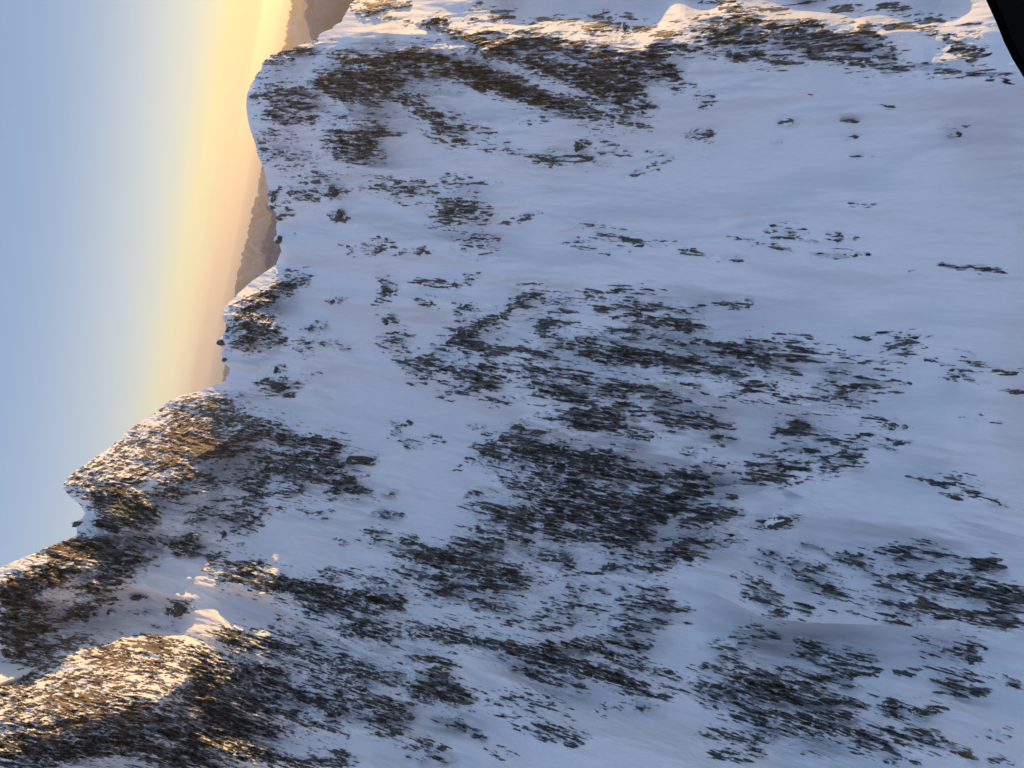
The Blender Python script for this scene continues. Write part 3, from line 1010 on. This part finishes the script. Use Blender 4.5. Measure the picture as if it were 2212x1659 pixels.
def build_mountain():
    v = np.arange(-120, 888.01, STEP)
    y1 = v / K
    xs = np.interp(y1, SKYLINE[:, 0], SKYLINE[:, 1])
    rng = np.random.default_rng(3)
    j = rng.standard_normal(len(v)); j = np.convolve(j, np.ones(3) / 3, 'same') * 1.6 + np.convolve(rng.standard_normal(len(v)), np.ones(9) / 9, 'same') * 5
    rocky = np.interp(y1, [0, 105, 150, 200, 400, 440, 600, 640, 790, 820, 1060, 1100, 1160, 1240], [1, 1, .8, 0, .2, .6, .3, 1.2, .6, 1.2, 1.2, .2, 1, 1])
    xs = (xs + j * rocky) * K
    nc = int(930 / STEP)
    s = np.linspace(0, 1, nc)
    u = xs[:, None] + (1175 - xs[:, None]) * s[None, :]
    V = np.repeat(v[:, None], nc, 1)
    x = u / K; y = V / K
    ld = bil(LD, x, y); D0 = np.exp(ld)
    # rounded lip at the ridge line
    sc = D0 / 1000.0
    sg = np.interp(x, [-100, 300, 2300], [1.22, 1.18, 0.72])      # metres per frame pixel, smoothed
    a = (u - 512) * sg; b = (V - 384) * sg
    W1 = tile(11, 26, 7, 10, 1.7); W2 = tile(12, 40, 12, 10, 2.0)
    wx = x + (look(W1, a, b) - .5) * 44; wy = y + (look(W2, a, b) - .5) * 9
    rho, ang, rb = zone_fields(x, y, wx, wy)
    # strata noise for several dips, blended by the local angle
    A = np.array([-40, -20, -5, 10, 25, 45], float)
    U = np.zeros_like(rho); Wt = np.zeros_like(rho); saw = np.zeros_like(rho); saw2 = np.zeros_like(rho)
    for k, an in enumerate(A):
        gap = 16.0
        wgt = np.clip(1 - np.abs(ang - an) / gap, 0, 1).astype(np.float32)
        if k == 0: wgt = np.where(ang < an, 1, wgt)
        if k == len(A) - 1: wgt = np.where(ang > an, 1, wgt)
        T = tile(100 + k, 46, 4.2, an, 1.25)
        U += wgt * (look(T, a, b) - .5); Wt += wgt ** 2
        r_ = math.radians(an); tt = -a * math.sin(r_) + b * math.cos(r_); ss = a * math.cos(r_) + b * math.sin(r_)
        ph = tt / 7.0 + 2.2 * look(tile(200 + k, 60, 18, an, 2.2), a, b)
        saw += wgt * (ph - np.floor(ph))
        p2 = tt / 19.0 + 2.6 * look(tile(300 + k, 110, 26, an, 2.3), a, b)
        p2 = p2 - np.floor(p2); saw2 += wgt * np.where(p2 < 0.8, p2 / 0.8, (1 - p2) / 0.2)
    U = U / np.sqrt(Wt) ; U = np.clip(U + .5, 0, 1)
    rho = np.maximum(rho, 0.13 * sst(rb, 0.015, 0.15))
    rock = rho * 1.0 - U - 0.01 + (saw2 - 0.5) * 0.42 * sst(rho, 0.1, 0.5)
    rock = np.minimum(rock, -1.1 + 1.6 * sst(rho, 0.0, 0.22))
    prot = np.clip(rock * 3 + 0.4, 0, 1)
    rock = np.where(rock > 0.12, 0.12 + (rock - 0.12) * 0.30, rock)
    calm = np.minimum(1, np.exp(-((x - 370) / 220) ** 2 - ((y - 950) / 120) ** 2) + np.exp(-((x - 200) / 260) ** 2 - ((y - 1450) / 110) ** 2)); calm = 1 - 0.7 * calm
    cr = crest_field(x, y)
    und = (look(tile(31, 160, 34, 6, 2.6), a, b) - .5) * 14 + (look(tile(32, 60, 16, 8, 2.4), a, b) - .5) * 4
    und = und + (look(tile(34, 260, 80, 8, 3.0), a, b) - .5) * 60 * calm
    rid = 1 - np.abs(2 * look(tile(35, 90, 24, 12, 2.2), a, b) - 1); rid2 = 1 - np.abs(2 * look(tile(36, 34, 9, 12, 2.0), a, b) - 1)
    cr = cr * 1.45 + calm * sst(rb, 0.08, 0.6) * (rid * 20 + rid2 * 8) + calm * rb * 14
    lip = np.exp(-(u - xs[:, None]) / 10.0) * 14
    blk = (look(tile(33, 40, 26, 12, 2.0), a, b) - .5)
    D = D0 - cr * sc - und * sc * (1 - 0.5 * rho) + lip
    D -= sc * (sst(rho, 0, .8) * (3 + blk * 18 * calm) + saw2 * 8.5 * sst(rb, 0.05, 0.5) * (0.25 + 0.75 * calm) + prot * (2.0 + 5.0 * saw * rho) * (0.4 + 0.6 * calm))
    GRID['g'] = (v, xs, D)
    P = rays(u, V) * D[..., None]
    # the far side falls away behind the ridge line
    nb = 26
    k = np.arange(nb, 0, -1)[:, None] ** 1.5
    B = P[:, :1] + np.stack([k * 0, k * 5.0, -k * 4.2 ], -1).transpose(1, 0, 2)
    bn = (look(tile(41, 20, 20, 0, 2.0), np.arange(nb)[None, :] * 6 + 0 * v[:, None], v[:, None] + 0 * k.T) - .5)[..., None] * np.array([0, 10, 20.]) * np.linspace(1, 0, nb)[None, :, None]
    P = np.concatenate([B + bn, P], 1)
    def ext(q, val): return np.concatenate([np.full((q.shape[0], nb), val, q.dtype), q], 1)
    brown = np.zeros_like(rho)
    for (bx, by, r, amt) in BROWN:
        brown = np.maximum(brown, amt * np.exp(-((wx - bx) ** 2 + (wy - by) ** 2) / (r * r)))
    strata = np.stack([a * math.cos(math.radians(8)) + b * math.sin(math.radians(8)), -a * np.sin(np.radians(8)) + b * math.cos(math.radians(8)), D0 * 0], -1)
    st = np.concatenate([np.repeat(strata[:, :1], nb, 1) + np.stack([k.T * 3 + 0 * v[:, None], 0 * v[:, None] + 0 * k.T, 0 * v[:, None] + 0 * k.T], -1), strata], 1)
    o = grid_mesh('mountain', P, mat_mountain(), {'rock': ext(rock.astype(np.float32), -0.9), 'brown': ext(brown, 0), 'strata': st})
    o['kind'] = 'structure'
    return o
mountain = build_mountain()

# ------------------------------------------------------------------ far country
def simple_noise_mat(name, c1, c2, scale, lo, hi, rough=0.9):
    m = bpy.data.materials.new(name); m.use_nodes = True; n = m.node_tree.nodes; l = m.node_tree.links
    p = n['Principled BSDF']; p.inputs['Roughness'].default_value = rough; p.inputs['Specular IOR Level'].default_value = 0.1
    g = n.new('ShaderNodeNewGeometry'); z = n.new('ShaderNodeTexNoise'); z.inputs['Scale'].default_value = scale; z.inputs['Detail'].default_value = 8; z.inputs['Roughness'].default_value = 0.65
    l.new(g.outputs['Position'], z.inputs['Vector'])
    r = n.new('ShaderNodeValToRGB'); r.color_ramp.elements[0].position = lo; r.color_ramp.elements[0].color = (*c1, 1); r.color_ramp.elements[1].position = hi; r.color_ramp.elements[1].color = (*c2, 1)
    l.new(z.outputs[0], r.inputs[0]); l.new(r.outputs[0], p.inputs['Base Color'])
    return m

HILL = simple_noise_mat('forest_and_snow', (0.05, 0.08, 0.12), (0.24, 0.33, 0.46), 0.0007, 0.45, 0.72)

def hills(name, r0, r1, base, prof, seed):
    """a mountain range on the ground between two distances; prof = azimuth, crest height"""
    az = np.radians(np.linspace(-50, 50, 1100)); rr = np.linspace(r0, r1, 160)
    A_, R_ = np.meshgrid(az, rr, indexing='ij')
    X_ = R_ * np.sin(A_); Y_ = R_ * np.cos(A_)
    T = tile(seed, 60, 60, 0, 2.5); T2 = tile(seed + 1, 14, 14, 0, 1.8)
    n1 = look(T, X_ / 60, Y_ / 60); n2 = look(T2, X_ / 60, Y_ / 60)
    H = np.interp(np.degrees(A_), prof[:, 0], prof[:, 1])
    t = (R_ - r0) / (r1 - r0); env = np.sin(np.pi * np.clip(t, 0, 1)) ** 0.7
    ridge = 1 - np.abs(2 * n1 - 1)
    z = base + (H - base) * env * (0.45 + 0.51 * ridge + 0.04 * n2)
    o = grid_mesh(name, np.stack([X_, Y_, z], -1), HILL, flat=False); o['kind'] = 'structure'
    return o
hills('near_hills', 7000, 16000, -2300, np.array([(-50, -1500), (-10, -1000), (0, -520), (6, -420), (12, -480), (20, -430), (30, -250), (50, -300)], float), 51)
hills('far_hills', 18000, 34000, -2300, np.array([(-50, -1300), (-12, -1200), (-2, -700), (5, -620), (11, -700), (18, -640), (26, -480), (50, -500)], float), 61)

n = 64
rr = np.concatenate([[0], np.geomspace(500, 160000, n)]); aa = np.linspace(0, 2 * math.pi, 97)
A_, R_ = np.meshgrid(aa, rr, indexing='ij')
vo = grid_mesh('valley_floor', np.stack([R_ * np.cos(A_), R_ * np.sin(A_), np.full_like(R_, -2400)], -1),
               simple_noise_mat('valley_ground', (0.12, 0.13, 0.14), (0.7, 0.72, 0.76), 0.0006, 0.45, 0.7), flat=False)
vo['kind'] = 'structure'

# ------------------------------------------------------------------ haze lying over the lowlands
def haze():
    me = bpy.data.meshes.new('haze'); L = 150000.0; z0, z1 = -2401.0, 330.0
    vs = [(sx * L, sy * L, z) for z in (z0, z1) for sy in (-1, 1) for sx in (-1, 1)]
    me.from_pydata(vs, [], [(0, 2, 3, 1), (4, 5, 7, 6), (0, 1, 5, 4), (2, 6, 7, 3), (0, 4, 6, 2), (1, 3, 7, 5)])
    o = bpy.data.objects.new('haze', me); C.objects.link(o); o['kind'] = 'stuff'
    m = bpy.data.materials.new('haze'); m.use_nodes = True; nn = m.node_tree.nodes; nn.clear()
    oo = nn.new('ShaderNodeOutputMaterial'); p = nn.new('ShaderNodeVolumePrincipled'); p.inputs['Color'].default_value = (1.0, 0.91, 0.79, 1)
    p.inputs['Density'].default_value = HAZE; p.inputs['Anisotropy'].default_value = 0.6
    m.node_tree.links.new(p.outputs[0], oo.inputs['Volume']); me.materials.append(m)
HAZE = 1.7e-5
haze()

# ------------------------------------------------------------------ edge of the cabin window
def window_frame():
    # inner edge of the frame, in pixels at 0.35 m from the lens
    d = 0.35
    inner = [(905,-150),(950,-60),(972,-22),(986,0),(996,22),(1004,42),(1013,60),(1024,78),(1040,102),(1062,130),(1100,165),(1160,205)]
    def pt(u_, v_, dd): return (rays(np.array(float(u_)), np.array(float(v_))) * dd)
    root = bpy.data.objects.new('window_frame', None); C.objects.link(root)
    c = pt(1024, 60, d); root.location = Vector(c.tolist())
    root['label'] = 'black edge of the cabin window frame across the corner of the view'; root['category'] = 'window frame'
    def strip(name, off0, off1, d0, d1, col, rough):
        P = []
        I = np.array(inner, float); T = np.gradient(I, axis=0); T /= np.linalg.norm(T, axis=1, keepdims=True)
        N = np.stack([T[:, 1], -T[:, 0]], -1)
        for k in range(len(I)):
            a0 = I[k] + N[k] * off0; a1 = I[k] + N[k] * off1
            q = [pt(*a0, d0), pt(*a0, d1), pt(*(a0 * .7 + a1 * .3), d1 - 0.006), pt(*a1, d1 - 0.012), pt(*a1, d0), pt(*a0, d0)]
            P.append(q)
        P = np.array(P) - c
        m = bpy.data.materials.new(name); m.use_nodes = True; p = m.node_tree.nodes['Principled BSDF']
        nz = m.node_tree.nodes.new('ShaderNodeTexNoise'); nz.inputs['Scale'].default_value = 900
        bp = m.node_tree.nodes.new('ShaderNodeBump'); bp.inputs['Distance'].default_value = 0.0003; m.node_tree.links.new(nz.outputs[0], bp.inputs['Height']); m.node_tree.links.new(bp.outputs[0], p.inputs['Normal'])
        p.inputs['Base Color'].default_value = (*col, 1); p.inputs['Roughness'].default_value = rough; p.inputs['Specular IOR Level'].default_value = 0.1
        o = grid_mesh(name, P, m, flat=False); o.parent = root
    strip('rubber_seal', 0, 9, 0.335, 0.365, (0.006, 0.004, 0.004), 0.9)
    strip('frame_panel', 8.8, 190, 0.32, 0.35, (0.004, 0.004, 0.004), 0.8)
window_frame()

# ------------------------------------------------------------------ single rocks standing out of the snow
def rock_material():
    m = bpy.data.materials.new('outcrop_rock'); m.use_nodes = True; n = m.node_tree.nodes; l = m.node_tree.links
    p = n['Principled BSDF']; p.inputs['Roughness'].default_value = 0.85; p.inputs['Specular IOR Level'].default_value = 0.2
    tc = n.new('ShaderNodeTexCoord'); mp = n.new('ShaderNodeMapping'); mp.inputs['Scale'].default_value = (0.1, 0.45, 0.45); l.new(tc.outputs['Object'], mp.inputs[0])
    z = n.new('ShaderNodeTexNoise'); z.inputs['Scale'].default_value = 1; z.inputs['Detail'].default_value = 6; z.inputs['Roughness'].default_value = 0.7; l.new(mp.outputs[0], z.inputs['Vector'])
    r = n.new('ShaderNodeValToRGB'); e = r.color_ramp.elements; e[0].position = 0.3; e[0].color = (0.03, 0.034, 0.032, 1); e[1].position = 0.75; e[1].color = (0.16, 0.145, 0.12, 1); l.new(z.outputs[0], r.inputs[0])
    g = n.new('ShaderNodeNewGeometry'); sx = n.new('ShaderNodeSeparateXYZ'); l.new(g.outputs['True Normal'], sx.inputs[0])
    a = n.new('ShaderNodeMath'); a.operation = 'MULTIPLY_ADD'; l.new(z.outputs[0], a.inputs[0]); a.inputs[1].default_value = 1.3; l.new(sx.outputs['Z'], a.inputs[2])
    k = n.new('ShaderNodeMath'); k.operation = 'MULTIPLY_ADD'; k.use_clamp = True; l.new(a.outputs[0], k.inputs[0]); k.inputs[1].default_value = 8; k.inputs[2].default_value = -8 * 1.42
    x = n.new('ShaderNodeMix'); x.data_type = 'RGBA'; l.new(k.outputs[0], x.inputs[0]); l.new(r.outputs[0], x.inputs[6]); x.inputs[7].default_value = (0.90, 0.91, 0.935, 1)
    l.new(x.outputs[2], p.inputs['Base Color'])
    b = n.new('ShaderNodeBump'); b.inputs['Distance'].default_value = 1.2; l.new(z.outputs[0], b.inputs['Height']); l.new(b.outputs[0], p.inputs['Normal'])
    return m

# x, y, half length, half width, lean, how far it stands out, snow cap, label, category
OUTCROPS = [
(606,519,10,7,15,1.0,1,'snow-capped rock pinnacle alone in the ridge saddle, against the far hills','pinnacle'),
(170,1132,13,5,-10,1.1,0,'pointed rock horn jutting into the sky from the notch beside the summit','rock horn'),
(482,741,12,5,8,1.0,0,'thin rock nose overhanging the sky at the tip of the small middle peak','rock nose'),
(733,466,7,12,15,1.0,0,'dark upright fin of rock alone in smooth snow below the ridge saddle','rock fin'),
(1250,318,9,8,0,1.2,0,'square dark boulder on the snow under the long brown buttress','boulder'),
(936,48,17,8,-25,1.2,1,'dark wedge of rock with a snowy back, behind the brown buttress crest','rock wedge'),
(1347,62,7,11,0,1.1,0,'upright dark block at the end of the sunlit buttress crest','rock block'),
(1324,1225,13,7,0,1.2,0,'dark triangular boulder in the snow gully beside the big central crag','boulder'),
(835,692,9,7,-40,1.0,0,'small slanted dark rock isolated in the open snow above the central crags','rock outcrop'),
(622,852,11,4,-20,1.0,0,'leaf-shaped dark slab lowest of the splintered rocks on the smooth snow dome','rock slab'),
(602,836,16,7,20,1.1,0,'splintered dark rock fan standing out of the smooth snow dome','rock outcrop'),
(596,800,4,8,10,1.0,0,'little upright rock splinter above the splintered fan of rock','rock splinter'),
(295,1290,11,5,-15,1.1,0,'brown slab in the snow bowl beside the two thin slivers of light','rock slab'),
(236,1322,4,5,0,1.0,0,'tiny perched stone in the snow bowl above the sunlit spur','stone'),
(484,1155,5,7,0,1.1,0,'rounded greenish boulder in the snow below the summit cliff','boulder'),
(412,1158,13,6,-28,1.1,0,'greenish tilted slab in the snow below the dark dome of the summit','rock slab'),
(386,1316,14,13,10,0.9,0,'ragged rock knot in the snow bowl just under the sunlit triangle','rock knot'),
(720,414,11,10,0,1.0,0,'squat brown rock on the upper snowfield near the ridge teeth','rock outcrop'),
(2072,291,6,5,0,1.0,0,'small dark cube of rock near the foot of the shaded snowfield','rock outcrop'),
(1682,1128,30,10,-12,1.0,1,'snow-topped lens-shaped outcrop lying alone in the wide gully','outcrop'),
(723,649,12,3,-35,1.0,0,'slim leaning sliver of dark rock on open snow beside the small middle peak','sliver of rock'),
(750,1034,15,7,5,1.1,0,'dark flat-topped block of rock beside the summit cliffs, in open snow','rock block'),
(1985,1539,17,6,3,1.0,0,'flat-topped dark slab, second of the three slabs low on the snow slope','rock slab'),
(2020,1534,11,4,5,1.0,0,'smallest of the three flat slabs low on the snow slope','rock slab'),
(1930,1521,22,7,5,1.0,0,'largest of the three flat slabs low on the snow slope','rock slab'),
(590,427,6,8,0,1.2,0,'first jagged tooth on the ridge below the snowy dome','ridge tooth'),
(590,446,7,5,-10,1.3,0,'sharp tooth overhanging the far hills on the ridge below the dome','ridge tooth'),
(604,471,7,5,20,1.2,0,'blunt dark tooth on the ridge nearest the saddle pinnacle','ridge tooth'),
(486,778,6,4,15,1.2,0,'small dark notch stone on the ridge between the middle peak and summit block','notch stone'),
(1928,920,9,8,0,1.0,0,'ring-shaped snow-dusted rock in the wide gully of the snowfield','rock outcrop'),
(1955,922,6,4,10,1.0,0,'small dark rock beside the ring-shaped rock in the wide gully','rock outcrop'),
(779,994,28,7,0,0.9,0,'long flat rock rib on the smooth snow below the summit cliffs','rock rib'),
(1030,1590,10,4,10,1.0,0,'small dark rock on the pale slope low on the face','rock outcrop'),
(870,1112,8,3,10,1.0,0,'small dark rock sliver in open snow beside the central crag','rock outcrop'),
(684,92,9,5,0,1.2,1,'snow-capped block projecting from the ridge edge over the hazy valley','rock block'),
]

def outcrops():
    import bmesh
    mat = rock_material()
    snow = bpy.data.materials.new('snow_cap'); snow.use_nodes = True
    sp = snow.node_tree.nodes['Principled BSDF']; sp.inputs['Base Color'].default_value = (0.90, 0.91, 0.935, 1); sp.inputs['Roughness'].default_value = 0.7
    names = {}
    for i, (x, y, a, b, ang, out_, cap, label, cat) in enumerate(OUTCROPS):
        rng = np.random.default_rng(700 + i)
        xx = np.array([float(x)]); yy = np.array([float(y)])
        D = ground_distance(x, y)
        u0, v0 = x * K, y * K
        c = rays(np.array(u0), np.array(v0)) * (D - 1.0)
        t = math.radians(ang)
        e1 = rays(np.array(u0 + math.cos(t)), np.array(v0 + math.sin(t))) * (D - 1.0) - c
        e2 = rays(np.array(u0 - math.sin(t)), np.array(v0 + math.cos(t))) * (D - 1.0) - c
        L = 1.15 * a * K * np.linalg.norm(e1); Wd = 1.2 * b * K * np.linalg.norm(e2)
        e1 = e1 / np.linalg.norm(e1); e2 = e2 - e1 * e2.dot(e1); e2 /= np.linalg.norm(e2); e3 = np.cross(e1, e2)
        def hull(L_, W_, H_, n_, seed, cuts, amp):
            bm = bmesh.new(); r2 = np.random.default_rng(seed)
            for k in range(n_):
                q = r2.uniform(-1, 1, 3); q /= max(0.75, np.linalg.norm(q)); q[0] = np.sign(q[0]) * abs(q[0]) ** 0.8
                bm.verts.new((q[0] * L_, q[1] * W_ * (1 - 0.45 * q[0]), q[2] * H_))
            res = bmesh.ops.convex_hull(bm, input=bm.verts)
            dead = [g for g in res['geom_interior'] if isinstance(g, bmesh.types.BMVert)]
            bmesh.ops.delete(bm, geom=dead, context='VERTS')
            bmesh.ops.subdivide_edges(bm, edges=bm.edges[:], cuts=cuts, use_grid_fill=True)
            for v_ in bm.verts:
                s_ = math.floor(v_.co.y / (W_ * 0.35) + v_.co.x / (L_ * 1.3))       # broken along the bedding
                j_ = ((s_ * 37) % 11) / 11.0 - 0.5
                v_.co.z += j_ * H_ * 0.35; v_.co.x += j_ * L_ * 0.22
                v_.co += Vector(r2.normal(0, amp * W_, 3).tolist())
            return bm
        H = max(Wd, 0.45 * L) * out_
        bm = hull(L * 1.05, Wd * 1.1, H, 26, 900 + i, 3, 0.05)
        nm = cat.replace(' ', '_').replace('-', '_')
        me = bpy.data.meshes.new(nm); bm.to_mesh(me); bm.free(); me.materials.append(mat)
        M = Matrix([[e1[0], e2[0], e3[0], c[0]], [e1[1], e2[1], e3[1], c[1]], [e1[2], e2[2], e3[2], c[2]], [0, 0, 0, 1]])
        o = bpy.data.objects.new(nm, me); C.objects.link(o); o.matrix_world = M
        o['label'] = label; o['category'] = cat
        if cap:
            bm = hull(L * 0.75, Wd * 0.8, H * 0.5, 40, 1200 + i, 2, 0.015)
            mc = bpy.data.meshes.new('snow_cap'); bm.to_mesh(mc); bm.free(); mc.materials.append(snow)
            for p_ in mc.polygons: p_.use_smooth = True
            k = bpy.data.objects.new('snow_cap', mc); C.objects.link(k); k.parent = o
            up = M.to_3x3().inverted() @ Vector((0, 0, 1)); k.location = up * (Wd * 0.75)
        if 'tooth' in cat: o['group'] = 'teeth along the ridge'
        elif 'three flat slabs' in label or 'three slabs' in label: o['group'] = 'flat slabs low on the snow slope'
outcrops()
